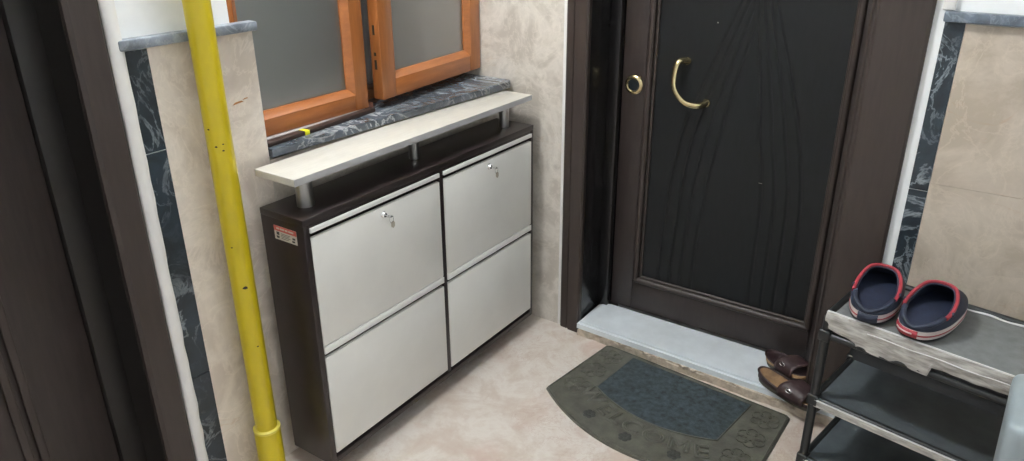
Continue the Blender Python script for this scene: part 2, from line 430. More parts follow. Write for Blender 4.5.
for (a, b, k) in ((Y0+.0195, ym-.010, 0), (ym+.010, Y1-.0125, 1)):
    for (z0, z1, up) in ((.4245, .7607, 1), (.0807, .4225, 0)):
        # flap: panel with a routed finger groove and a narrow cream strip over it
        zg = .7345 if up else .3900
        bm = BM(); add_box(bm, CX-.011, CX+.001, a, b, z0, zg, .0028)
        d = obj('flap_door', bm, M['cream'], cab, 40, off)
        obj('grip_strip', add_box(BM(), CX-.012, CX+.0025, a, b, (.7475 if up else .4025), z1, .0010), M['cream_edge'], d, 40, off)
        doors.append((d, a, b, z0, zg, up))
keys = []
for d, a, b, z0, zg, up in doors:
    if not up: continue
    yc = (a+b)/2 + .005 if a < -.6 else (a+b)/2 - .012
    zc = zg - .022
    obj('lock', add_lathe(BM(), [(.010, 0), (.010, .002), (.008, .004), (.0062, .0085), (.0062, .009)], (CX+.0012, yc, zc), 'x', 16), M['steel'], d, 40, off)
    keys.append((yc, zc))
for i, (yc, zc) in enumerate(keys):
    k = thing('cabinet_key', ['small steel key hanging in the lock of the left cabinet flap', 'small steel key hanging in the lock of the right cabinet flap'][i],
              'key', (CX+.0105, yc, zc), 0, 'keys in the cabinet locks')
    bm = BM(); add_tube(bm, [(-.006, 0, 0), (.010, 0, 0)], .0018, 8)
    add_prism(bm, [(.008, -.004), (.011, -.009), (.019, -.009), (.022, -.004), (.022, .004), (.019, .009), (.011, .009), (.008, .004)], -.0009, .0009)
    obj('blade', bm, M['steel'], k, 40)
    obj('key_ring', add_tube(BM(), [(.019, .0075*math.cos(t*PI/9)+.001, -.0075+.0095*math.sin(t*PI/9)) for t in range(18)], .0008, 6, closed=True), M['steel'], k, 60)
    bm = BM(); add_prism(bm, [(-.003, -.016), (.006, -.0155), (.0095, -.021), (.009, -.030), (.003, -.035), (-.003, -.030)], .017, .019, tf=lambda v: Vector((v.z, v.x+.004, v.y)))
    obj('spare_key', bm, mat('tan_plastic_key_head', (.42, .38, .30), .5), k)
# raised plank on chrome posts
obj('shelf_plank', add_box(BM(), XB, .1770, -1.0742, -.0570, .8695, .8880, .0012), M['plank'], cab, 40, off)
obj('edge_band', add_box(BM(), .1771, .1780, -1.0737, -.0575, .8700, .8875, .0003), M['plank_edge'], cab, None, off)
for y, r, xx in ((-1.0009, .0215, .119), (-.1393, .0176, .119), (-.5657, .0156, .095)):
    bm = add_lathe(BM(), [(r, ZT), (r, .8695)], (xx, y, 0))
    obj('post', bm, M['chrome'], cab, 40, off)
# warning sticker on the side
ys = Y0-.0006
SX, SZ = .081, .7155
def sbox(x0, x1, y, d, z0, z1): return add_box(BM(), SX+x0, SX+x1, y-d, y, SZ+z0, SZ+z1)
st = obj('sticker', sbox(0, .082, Y0, .0006, 0, .037), M['st_white'], cab, None, off); st['label'] = 'small white sticker with a red top band'
obj('sticker_band', sbox(0, .082, ys, .0005, .0235, .037), M['st_red'], st, None, off)
bm = BM()
for x, z, w, h in ((.008, .0128, .010, .008), (.007, .004, .010, .006), (.066, .0118, .010, .005), (.064, .004, .010, .005), (.024, .0173, .034, .0012), (.024, .0133, .030, .0012), (.024, .0093, .034, .0012), (.024, .005, .028, .0012)):
    add_box(bm, SX+x, SX+x+w, ys-.0005, ys, SZ+z, SZ+z+h)
obj('sticker_print', bm, M['st_black'], st, None, off)
bm = BM()
for x, w in ((.010, .010), (.023, .016), (.042, .009), (.054, .018)): add_box(bm, SX+x, SX+x+w, ys-.0009, ys-.0005, SZ+.0285, SZ+.0325)
obj('sticker_lettering', bm, M['st_white'], st, None, off)

# ------------------------------------------------------------------ front door
d1 = thing('door_1', 'dark brown steel front door with grooved black panel in the back wall', 'door', (.77, 0, 0), kind='structure')
off = d1.location
def casing_bm(x0, x1, flip, z1=2.15, base=.0):
    """moulded casing; profile along x from outer (0) to inner (1)"""
    w = x1-x0
    prof = [(0, .004), (0, -.006), (.06, -.010), (.34, -.012), (.37, -.009), (.42, -.009), (.45, -.016), (.93, -.018), (1, -.012), (1, .004)]
    if flip: prof = [(0, .004), (0, -.007), (.05, -.011), (.32, -.015), (.86, -.018), (.90, -.014), (.93, -.014), (.96, -.017), (1, -.012), (1, .004)]
    pts = [((x0+w*t) if not flip else (x1-w*t), y) for t, y in prof]
    bm = BM(); add_prism(bm, pts, base, z1); return bm
obj('casing', casing_bm(.278, .362, False), M['casing'], d1, 20, off)
obj('casing', casing_bm(1.179, 1.3215, True), M['casing'], d1, 20, off)
obj('casing', add_box(BM(), .278, 1.3215, -.016, .004, 2.15, 2.24, .004), M['casing'], d1, 30, off)
bm = BM()                                                   # jambs: reveal, rebate and stop
add_box(bm, .346, .360, .0045, .138, 0, 2.09, .001); add_box(bm, .346, .3985, .138, .163, 0, 2.09, .002)
add_box(bm, 1.181, 1.1985, .0045, .163, 0, 2.09, .001)
add_box(bm, .3605, 1.1805, .0045, .163, 2.07, 2.0895, .001)
add_box(bm, .346, .3985, .163, .239, 0, 2.09)
obj('door_frame', bm, mat('dark_glossy_jamb', (.013, .012, .0125), .22, var=.1, vscale=14), d1, 40, off)
LY = .166
X0, X1, ZL0, ZL1 = .401, 1.178, .0595, 2.068
PXL, PXR, PZB, PZT = .520, 1.122, .197, 1.93               # inner panel edges
bm = BM()
add_box(bm, X0, PXL-.034, LY, LY+.05, ZL0, ZL1, .003); add_box(bm, PXR+.012, X1, LY, LY+.05, ZL0, ZL1, .003)
add_box(bm, PXL-.034, PXR+.012, LY+.0005, LY+.05, ZL0, PZB-.02, .003); add_box(bm, PXL-.034, PXR+.012, LY+.0005, LY+.05, PZT+.02, ZL1, .003)
leaf = obj('door_leaf', bm, M['door'], d1, 40, off)
def bead_loop(x0, x1, z0, z1, r, yc):
    bm = BM()
    q = [(x0, z0), (x1, z0), (x1, z1), (x0, z1)]
    for i in range(4):
        a, b = q[i], q[(i+1) % 4]
        add_tube(bm, [(a[0], yc, a[1]), (b[0], yc, b[1])], r, 10)
    return bm
obj('moulding', bead_loop(PXL-.022, PXR+.004, PZB-.012, PZT+.012, .0115, LY+.002), M['casing'], leaf, 60, off)
obj('moulding', bead_loop(PXL-.003, PXR-.006, PZB+.004, PZT-.004, .0055, LY+.004), M['casing'], leaf, 60, off)
# grooved panel: grid displaced along a sheaf of curves
CURV = [
 [(.589, .041), (.586, .197), (.590, .45), (.612, .62), (.665, .85), (.715, 1.02), (.784, 1.213), (.83, 1.35), (.85, 1.55), (.80, 1.80), (.70, 2.0)],
]
def interp(c, z):
    for (x0, z0), (x1, z1) in zip(c, c[1:]):
        if z0 <= z <= z1:
            t = (z-z0)/(z1-z0); return x0+(x1-x0)*t
    return c[-1][0] if z > c[-1][1] else c[0][0]
LEFT = [(.197, .582), (.40, .588), (.62, .604), (.82, .640), (1.0, .705), (1.2, .782), (1.32, .822), (1.55, .850), (1.75, .82), (1.95, .74)]
RIGHT = [(.197, 1.045), (.40, 1.045), (.62, 1.040), (.82, 1.005), (1.0, .955), (1.2, .890), (1.32, .868), (1.55, .852), (1.75, .88), (1.95, .96)]
def smooth_table(tab):
    def f(z):
        if z <= tab[0][0]: return tab[0][1]
        for i in range(len(tab)-1):
            (z0, x0), (z1, x1) = tab[i], tab[i+1]
            if z <= z1:
                zm, xm = tab[max(i-1, 0)]; zp, xp = tab[min(i+2, len(tab)-1)]
                t = (z-z0)/(z1-z0)
                m0 = (x1-xm)/(z1-zm)*(z1-z0) if z1 != zm else 0; m1 = (xp-x0)/(zp-z0)*(z1-z0)
                return (2*t**3-3*t*t+1)*x0+(t**3-2*t*t+t)*m0+(-2*t**3+3*t*t)*x1+(t**3-t*t)*m1
        return tab[-1][1]
    return f
fl, fr = smooth_table(LEFT), smooth_table(RIGHT)
def spread(z):                                              # spacing of the grooves shrinks where the sheaf is tied
    return .042 if z < .8 else max(.013, .042 - .029*min(1, (z-.8)/.55)) if z < 1.5 else min(.04, .013 + (z-1.5)*.06)
nx, nz = 230, 300
bm = BM(); grid = []
for j in range(nz+1):
    z = PZB + (PZT-PZB)*j/nz
    s = spread(z); xs = [fl(z)+s*k for k in range(4)] + [fr(z)-s*k for k in range(4)]
    row = []
    for i in range(nx+1):
        x = PXL + (PXR-PXL)*i/nx
        dep = 0
        for xc in xs:
            t = abs(x-xc)/.0075
            if t < 1: dep = max(dep, .0038*(.5+.5*math.cos(PI*t)))
        row.append(bm.verts.new((x, LY+.008+dep, z)))
    grid.append(row)
for j in range(nz):
    for i in range(nx): bm.faces.new((grid[j][i], grid[j][i+1], grid[j+1][i+1], grid[j+1][i]))
edge = [e for e in bm.edges if e.is_boundary]
r = bmesh.ops.extrude_edge_only(bm, edges=edge)
ev = [v for v in r['geom'] if isinstance(v, bmesh.types.BMVert)]
for v in ev: v.co.y = LY+.04
obj('door_panel', bm, M['panel'], leaf, 60, off)
for x, z, w_, h_ in ((.908, .650, .012, .0012), (.714, 1.140, .004, .004)):
    obj('scratch', add_box(BM(), x-w_/2, x+w_/2, LY+.0072, LY+.0078, z-h_/2, z+h_/2), mat('pale_scratch', (.35, .33, .30), .7), leaf, None, off)
# bow handle: flat curved brass bar on two feet
A, B = Vector((.626, LY+.008, 1.012)), Vector((.702, LY+.008, .884))
mid = []
ctrl = [A, A+Vector((-.018, -.030, .001)), Vector((.603, LY-.036, .978)), Vector((.609, LY-.045, .930)), Vector((.642, LY-.042, .890)), B+Vector((-.020, -.032, -.006)), B]
for i in range(len(ctrl)-1):
    p0, p1, p2, p3 = ctrl[max(i-1, 0)], ctrl[i], ctrl[i+1], ctrl[min(i+2, len(ctrl)-1)]
    for t in range(6):
        u = t/6
        mid.append(.5*((2*p1)+(p2-p0)*u+(2*p0-5*p1+4*p2-p3)*u*u+(3*p1-p0-3*p2+p3)*u**3))
mid.append(B)
N = len(mid)
rad_ = [.0150 - .0045*math.sin(PI*i/(N-1)) for i in range(N)]
hb = add_tube(BM(), mid, .008, 12, radii=rad_, flat=.75)
add_lathe(hb, [(.013, 0), (.013, -.004), (.010, -.007), (.008, -.008)], (A.x, LY+.0085, A.z), 'y', 16)
add_lathe(hb, [(.014, 0), (.014, -.004), (.011, -.007), (.008, -.008)], (B.x, LY+.0085, B.z), 'y', 16)
h = obj('door_handle', hb, M['brass'], d1, 50, off); h['label'] = 'curved brass pull handle'
lk = obj('lock', add_lathe(BM(), [(.0335, 0), (.0335, -.004), (.030, -.008), (.024, -.009), (.021, -.005)], (.446, LY, .914), 'y', 28), M['brass'], d1, 40, off); lk['label'] = 'round brass lock rosette'
obj('lock_core', add_lathe(BM(), [(.0205, -.001), (.0205, -.0055), (.012, -.0075), (.010, -.0075)], (.446, LY, .914), 'y', 24), M['lockglass'], lk, 40, off)
obj('lock_screw', add_lathe(BM(), [(.004, 0), (.004, -.0085)], (.470, LY, .943), 'y', 10), M['brass'], lk, 40, off)
# marble step
stp = thing('trim_1', 'white marble doorstep below the front door', 'doorstep', (.78, .06, 0), kind='structure')
bm = BM(); add_prism(bm, [(.364, -.030), (1.30, -.052), (1.30, -.018), (1.179, -.018), (1.179, .164), (.401, .164), (.401, .137), (.364, .137)], .029, .0575, bev=.009)
obj('marble_slab', bm, M['white_marble'], stp, 40, stp.location)
bm = BM()
N = 60; top = []
for i in range(N+1):
    x = .366 + (1.31-.366)*i/N
    top.append((x, -.028 - .037*i/N + random.uniform(-.003, .003)))
pts = top + [(1.31, -.02), (1.179, -.019), (1.179, .10), (.366, .10)]
add_prism(bm, pts, 0, .0289, .008)
obj('mortar_bed', bm, M['grout'], stp, 60, stp.location)

# ------------------------------------------------------------------ neighbouring door at far left
d2 = thing('door_2', 'dark brown door in the left wall near the viewer', 'door', (-.05, -1.9, 0), kind='structure')
off = d2.location
bm = BM(); pr = [(-.0035, -1.352), (.008, -1.352), (.013, -1.358), (.013, -1.412), (.008, -1.421), (-.0035, -1.421)]
add_prism(bm, pr, 0, 2.12)
obj('casing', bm, M['casing'], d2, 25, off)
bm = BM(); add_prism(bm, [(p[0], -3.78-p[1]) for p in pr], 0, 2.12); add_box(bm, -.0035, .013, -2.43, -1.352, 2.12, 2.2, .003)
obj('casing', bm, M['casing'], d2, 25, off)
bm = BM()
add_box(bm, -.098, -.004, -1.4215, -1.40, 0, 2.055); add_box(bm, -.16, -.098, -1.476, -1.40, 0, 2.055, .003)
add_box(bm, -.16, -.004, -2.40, -2.359, 0, 2.055); add_box(bm, -.16, -.004, -2.359, -1.476, 2.02, 2.055)
obj('door_frame', bm, mat('shaded_door_frame', (.010, .008, .0075), .5), d2, 40, off)  # frame colour darkened to carry the shade inside the door recess
bm = add_box(BM(), -.158, -.112, -2.357, -1.4775, .01, 2.018, .003)
leaf2 = obj('door_leaf', bm, M['door'], d2, 40, off)
bm = BM()
for y in (-1.63, -1.66, -2.17, -2.20):
    add_box(bm, -.112, -.104, y-.009, y+.009, .2, 1.85, .004)
obj('moulding', bm, M['casing'], leaf2, 40, off)
obj('door_handle', add_tube(BM(), [(-.112, -2.28, 1.0), (-.07, -2.28, 1.0), (-.065, -2.27, 1.0), (-.065, -2.17, 1.0)], .009, 12), M['brass'], leaf2, 50, off)

# ------------------------------------------------------------------ doormat
mt = thing('doormat', 'grey rubber welcome doormat with dark centre on floor before the doorstep', 'doormat', (.498, -.034, 0), rad(-4.3))
def mv(u, v, z): return Vector((u, -v, z))
def arc(u, base, sag, c=.333, hw=.353): return base + sag*(1-((u-c)/hw)**2)
out = [(.012, 0), (.661, 0), (.674, .010)] + [(.694, .338)] + [(u, arc(u, .350, .118)) for u in [ .690 - (.690+.018)*i/30 for i in range(31)]] + [(-.020, .338), (-.001, .010)]
bm = BM(); add_prism(bm, [(u, -v) for u, v in out], .0, .009, .004)
border = obj('rubber_border', bm, M['rubber'], mt, 40)
inn = [(.120, .023), (.553, .025)] + [(u, arc(u, .249, .058, .333, .217)) for u in [.541 - (.541-.113)*i/20 for i in range(21)]]
bm = BM(); add_prism(bm, [(u, -v) for u, v in inn], .0085, .0112, .0012)
obj('centre_pad', bm, M['pad'], mt, 40)
bm = BM(); add_tube(bm, [mv(u, v, .0095) for u, v in inn], .0035, 6, closed=True)
obj('pad_rim', bm, M['rubber'], mt, 60)
bm = BM(); add_tube(bm, [mv(u*.978+.0073, v*.962+.008, .0088) for u, v in out], .0028, 6, closed=True)
obj('border_ridge', bm, M['rubber'], mt, 60)
# embossed outline lettering along the arc
def letter_mesh(ch, size):
    cu = bpy.data.curves.new('lettering', 'FONT'); cu.body = ch; cu.size = size; cu.align_x = 'CENTER'
    cu.fill_mode = 'NONE'; cu.bevel_depth = .0036; cu.bevel_resolution = 1
    o = bpy.data.objects.new('lettering', cu); COL.objects.link(o)
    bpy.context.view_layer.update()
    me = bpy.data.meshes.new_from_object(o.evaluated_get(bpy.context.evaluated_depsgraph_get()))
    bpy.data.objects.remove(o); bpy.data.curves.remove(cu)
    return me
for i, ch in enumerate('WELCOME'):
    me = letter_mesh(ch, .078)
    for vv in me.vertices: vv.co.x *= 1.12
    u = [.116, .192, .247, .308, .388, .470, .538][i]
    v = arc(u, .300, .066, .333, .217)+.018+(0, 0, -.002, -.004, -.002, .008, .026)[i]
    sl = 2*.074*(u-.333)/.217**2
    o = bpy.data.objects.new('letter', me); COL.objects.link(o); o.parent = mt
    me.materials.append(M['rubber'])
    o.location = mv(u, v, .0100); o.rotation_euler = (0, 0, math.atan(sl)*.8)
def flower(u, v, r, pet, m, nm):
    bm = BM()
    for k in range(pet):
        a = 2*PI*k/pet+.3; c = mv(u+r*.6*math.cos(a), v+r*.6*math.sin(a), .0092)
        add_tube(bm, [c + Vector((r*.38*math.cos(a+t), -r*.38*math.sin(a+t), 0)) for t in [2*PI*q/12 for q in range(12)]], .0027, 6, closed=True)
    add_lathe(bm, [(r*.25, .0088), (r*.22, .0115), (r*.05, .0120)], mv(u, v, 0), seg=12)
    return obj(nm, bm, m, mt, 60)
for u, v, r in ((.052, .070, .045), (.050, .170, .045), (.055, .277, .046), (.617, .070, .045), (.617, .180, .045), (.618, .292, .046)):
    flower(u, v, r, 6, M['rubber'], 'flower')
dk = mat('darker_rubber', (.030, .031, .029), .7, var=.1)
for u, v in ((.172, .382), (.317, .408), (.47, .388)):
    bm = BM()
    for k in range(6):
        a = k*PI/3; add_lathe(bm, [(.0095, .0088), (.0085, .0105), (.003, .0112)], mv(u+.0125*math.cos(a), v+.0125*math.sin(a), 0), seg=10)
    add_lathe(bm, [(.007, .0088), (.006, .0118), (.002, .0122)], mv(u, v, 0), seg=10)
    obj('small_flower', bm, dk, mt, 60)

# ------------------------------------------------------------------ shoe rack (local: x along front, y to the back)
rack = thing('shoe_rack', 'black tube shoe rack with grey fabric shelves beside the front door', 'shoe rack', (1.252, -.327, 0), rad(-10))
RW, RD = .70, .275
for x in (0.008, RW-.008):
    for y in (.008, RD-.008):
        obj('post', add_tube(BM(), [(x, y, 0), (x, y, .512)], .0120, 16), M['black_tube'], rack, 50)
def shelf(z, top):
    bm = BM()
    zr = z-.003 if z < .4 else z-.012
    for y in (.008, RD-.008): add_tube(bm, [(.008, y, zr), (RW-.008, y, zr)], .0098, 14)
    for x in (.008, RW-.008): add_tube(bm, [(x, .008, zr), (x, RD-.008, zr)], .0098, 14)
    obj('rail', bm, M['black_tube'], rack, 50)
    for x in (.008, RW-.008):
        for y in (.008, RD-.008): obj('connector', add_box(BM(), x-.015, x+.015, y-.015, y+.015, zr-.016, zr+.016, .004), M['black_tube'], rack, 50)
for z in (.470, .262, .062): shelf(z, False)
# fabric shelves with slight sag and upturned ends
def cloth(z, m, sag, lift, x0=.019, x1=RW-.019, y0=-.002, y1=RD-.019):
    bm = BM(); NX, NY = 40, 14; g = []
    for j in range(NY+1):
        row = []
        for i in range(NX+1):
            u, v = i/NX, j/NY
            zz = z - sag*math.sin(PI*u)*math.sin(PI*v) + lift*(math.exp(-u/.05)*0+max(0, 1-u/.09)**1.5) + lift*max(0, (v-.9)/.1)*.6
            row.append(bm.verts.new((x0+(x1-x0)*u, y0+(y1-y0)*v, zz)))
        g.append(row)
    for j in range(NY):
        for i in range(NX): bm.faces.new((g[j][i], g[j][i+1], g[j+1][i+1], g[j+1][i]))
    r = bmesh.ops.extrude_face_region(bm, geom=bm.faces[:])
    bmesh.ops.translate(bm, verts=[q for q in r['geom'] if isinstance(q, bmesh.types.BMVert)], vec=(0, 0, -.004))
    return bm
for z in (.262, .062):
    c = obj('shelf_cloth', cloth(z, None, .004, .007), M['shelf_dark'], rack, 60)
    obj('front_edge', add_box(BM(), .014, RW-.014, -.006, -.002, z-.020, z-.001, .0015), M['silver'], c, 40)
    obj('piping', add_tube(BM(), [(.014, -.005, z+.001), (RW-.014, -.005, z+.001)], .0022, 8), M['piping'], c, 60)
# boxy top cover with silver wrap on the front
ZTOP = .53
bm = BM()
add_box(bm, .022, RW-.010, .002, RD-.022, ZTOP-.006, ZTOP, .002)
top = obj('top_cover', bm, M['shelf_grey'], rack, 40)
bm = BM()
add_box(bm, .004, .010, .006, RD-.020, ZTOP-.055, ZTOP-.014, .002); add_box(bm, RW-.010, RW-.004, .006, RD-.012, ZTOP-.055, ZTOP-.001, .002)
add_box(bm, .004, RW-.004, RD-.019, RD-.015, ZTOP-.055, ZTOP-.008, .001)
add_box(bm, .085, RW-.012, .006, .010, .418, ZTOP-.006)
obj('cover_side', bm, M['black_cloth'], top, 40)
obj('top_rail', add_tube(BM(), [(.010, .002, ZTOP-.012), (.010, RD-.012, ZTOP-.006), (.022, RD-.004, ZTOP-.004), (RW-.012, RD-.004, ZTOP-.004)], .0105, 12), M['black_tube'], rack, 50)
bm = BM(); NX = 120; rows = []                               # wrinkled silver skirt
for j in range(9):
    row = []
    for i in range(NX+1):
        x = .004 + (RW-.010)*i/NX
        low = ZTOP-.050
        if .085 < x < .262: low = ZTOP-.074 + .002*math.sin(x*70)
        elif x <= .085: low = ZTOP-.044-.018*(x/.085)
        z = ZTOP - .001 + (low-ZTOP)*j/8
        y = -.001 - .004*math.sin(j/8*PI) + .0016*math.sin(x*55+j*1.3) + .0012*math.sin(x*140-j*.9)
        row.append(bm.verts.new((x, y, z)))
    rows.append(row)
for j in range(8):
    for i in range(NX): bm.faces.new((rows[j][i], rows[j][i+1], rows[j+1][i+1], rows[j+1][i]))
r = bmesh.ops.extrude_face_region(bm, geom=bm.faces[:])
bmesh.ops.translate(bm, verts=[q for q in r['geom'] if isinstance(q, bmesh.types.BMVert)], vec=(0, .003, 0))
obj('silver_skirt', bm, M['silver'], top, 60)
bm = BM()
add_tube(bm, [(.006, .0005, ZTOP), (RW-.006, .0005, ZTOP)], .0024, 8)
add_tube(bm, [(.11+.58*i/40, -.0062, ZTOP-.022+.0012*math.sin(i*.7)) for i in range(41)], .0014, 6)
obj('piping', bm, M['piping'], top, 60)
bm = BM()
add_tube(bm, [(.20+.485*i/40, RD-.024, ZTOP+.0015+.0018*math.sin(i*.9)) for i in range(41)], .0028, 6)
obj('back_piping', bm, M['piping'], top, 60)

# ------------------------------------------------------------------ clogs (local: y from heel 0 to toe L)
L = .25
def halfw(y):
    t = max(0, min(1, y/L))
    return .0415 if False else (.036 + .016*math.sin(min(1, max(0, (t-.15)/.75))*PI*.62))
def outline(n, k=1.0, mirror=1):
    """star-shaped outline around (0, .1): superellipse heel and toe"""
    pts = []
    for i in range(n):
        a = 2*PI*i/n
        c, s = math.cos(a), math.sin(a)
        if s >= 0: y = .115 + (.135)*abs(s)**.80; w = .052
        else:      y = .115 - (.115)*abs(s)**.72; w = .052 - .009*abs(s)
        x = w*math.copysign(abs(c)**.72, c)
        x += mirror*.006*max(0, s)**2                       # toe bends inwards
        pts.append(Vector((x*k, .115+(y-.115)*k, 0)))
    return pts
def clog(label, loc, rot, mirror):
    t = thing('clog', label, 'clog', loc, rot, 'navy foam clogs on the shoe rack')
    n = 72
    O = outline(n, 1, mirror)
    def ringbm(specs):
        bm = BM(); rings = [[bm.verts.new((outline(n, k, mirror)[i].x, outline(n, k, mirror)[i].y, z)) for i in range(n)] for k, z in specs]
        for a, b in zip(rings, rings[1:]):
            for i in range(n): bm.faces.new((a[i], a[(i+1) % n], b[(i+1) % n], b[i]))
        bm.faces.new(rings[0][::-1]); bm.faces.new(rings[-1]); return bm
    obj('outsole', ringbm([(.93, .0), (.97, .003), (.97, .008)]), M['clog_black'], t, 40)
    obj('midsole', ringbm([(.97, .0075), (1.0, .010), (1.0, .0295), (.97, .0315)]), M['clog_white'], t, 40)
    obj('sole_stripe', ringbm([(.995, .0155), (1.008, .0160), (1.008, .0190), (.995, .0195)]), M['red'], t, 40)
    # hole boundary and dome
    cy = .092
    hole = [Vector((.0415*math.cos(2*PI*i/n), cy + (.090 if math.sin(2*PI*i/n) < 0 else .078)*math.sin(2*PI*i/n), 0)) for i in range(n)]
    def H(y):
        if y < .15: return .026 + .040*(y/.15)**1.3
        return .066 - .026*((y-.15)/.1)**1.6
    def raydist(p):
        d = Vector((p.x, p.y-cy, 0)); l = d.length
        if l < 1e-6: return 1
        d /= l; best = 1e9
        for i in range(n):
            a, b = O[i]-Vector((0, cy, 0)), O[(i+1) % n]-Vector((0, cy, 0)); e = b-a
            den = d.x*e.y-d.y*e.x
            if abs(den) < 1e-12: continue
            s = (a.x*e.y-a.y*e.x)/den; u = (a.x*d.y-a.y*d.x)/den
            if s > 0 and -1e-6 <= u <= 1+1e-6: best = min(best, s)
        return min(1, l/best)
    def surf(p):
        rn = raydist(p)
        return .027 + H(p.y)*(max(0, 1-rn**2.6))**.42
    bm = BM(); K = 12; rings = []
    # match hole points to outline by angle
    for k in range(K+1):
        s = (k/K); ring = []
        for i in range(n):
            o_ = O[i]; d = Vector((o_.x, o_.y-cy, 0)); a = math.atan2(d.y/.082, d.x/.0415)
            h_ = Vector((.0415*math.cos(a), cy+(.090 if math.sin(a) < 0 else .078)*math.sin(a), 0))
            sh_ = 1-(1-s)**1.8
            sh_ = s**1.8
            p = o_.lerp(h_, sh_)
            ring.append(bm.verts.new((p.x, p.y, surf(p))))
        rings.append(ring)
    for a, b in zip(rings, rings[1:]):
        for i in range(n): bm.faces.new((a[i], a[(i+1) % n], b[(i+1) % n], b[i]))
    rim = [v.co.copy() for v in rings[-1]]
    up = obj('upper', bm, M['navy'], t, 60)
    md = up.modifiers.new('thickness', 'SOLIDIFY'); md.thickness = .0045; md.offset = -1
    # red collar around the front of the opening, navy rolled heel rim behind
    f0 = [p for p in rim]
    front = [f0[i] for i in range(n) if f0[i].y > .062]
    # order from right side over the instep to the left side
    front.sort(key=lambda p: math.atan2(p.y-.062+.001, p.x))
    obj('red_collar', add_tube(BM(), [p + Vector((p.x*.09, .004*(p.y > .12), .001)) for p in front], .0040, 10, flat=1.5), M['red'], t, 70)
    back = [p for p in f0 if p.y <= .066]
    back.sort(key=lambda p: math.atan2(p.y-.066-.001, p.x))
    obj('heel_rim', add_tube(BM(), [p + Vector((0, 0, .0005)) for p in back], .0055, 10), M['navy'], t, 70)
    bm = BM(); vs = [bm.verts.new((p.x*.93, .115+(p.y-.115)*.95, .0285)) for p in O]; f = bm.faces.new(vs)
    r = bmesh.ops.extrude_face_region(bm, geom=[f]); bmesh.ops.translate(bm, verts=[q for q in r['geom'] if isinstance(q, bmesh.types.BMVert)], vec=(0, 0, .003))
    bmesh.ops.translate(bm, verts=bm.verts, vec=(0, 0, .0045))
    obj('footbed', bm, M['navy_in'], t, 40)
    # side strap rivets
    for sx in (-1, 1): bm = BM(); add_lathe(bm, [(.006, -.002), (.006, .003), (.004, .0045)] if sx > 0 else [(.006, .002), (.006, -.003), (.004, -.0045)], (sx*.0475, .085, .058), 'x', 12); obj('rivet', bm, M['navy'], t, 40)
    # heel badge wrapped on the midsole heel
    def wrap(a0, a1, k, z0, z1, m, nm):
        bm = BM(); Q = outline(360, k, mirror); lo, hi = [], []
        for d in range(a0, a1+1, 2):
            p = Q[d % 360]; lo.append(bm.verts.new((p.x, p.y, z0))); hi.append(bm.verts.new((p.x, p.y, z1)))
        for i in range(len(lo)-1): bm.faces.new((lo[i], lo[i+1], hi[i+1], hi[i]))
        o = obj(nm, bm, m, t, 60); s = o.modifiers.new('thickness', 'SOLIDIFY'); s.thickness = .002; s.offset = 1
        return o
    if mirror > 0:
        b = wrap(222, 280, 1.008, .011, .0285, M['red'], 'heel_badge'); b['label'] = 'red heel badge'
        wrap(231, 271, 1.022, .018, .0215, M['clog_white'], 'badge_lettering')
    else:
        wrap(254, 292, 1.008, .008, .0300, M['navy'], 'heel_patch')['label'] = 'navy heel patch'
    return t
clog('left navy clog with red rim on rack top, its heel sole mostly navy', (1.349, -.354, ZTOP+.0035), rad(-1), -1).scale = (1.12, 1, 1)
clog('right navy clog with red rim and red heel badge on rack top', (1.452, -.373, ZTOP+.0035), rad(-13), 1).scale = (1.13, 1, 1)

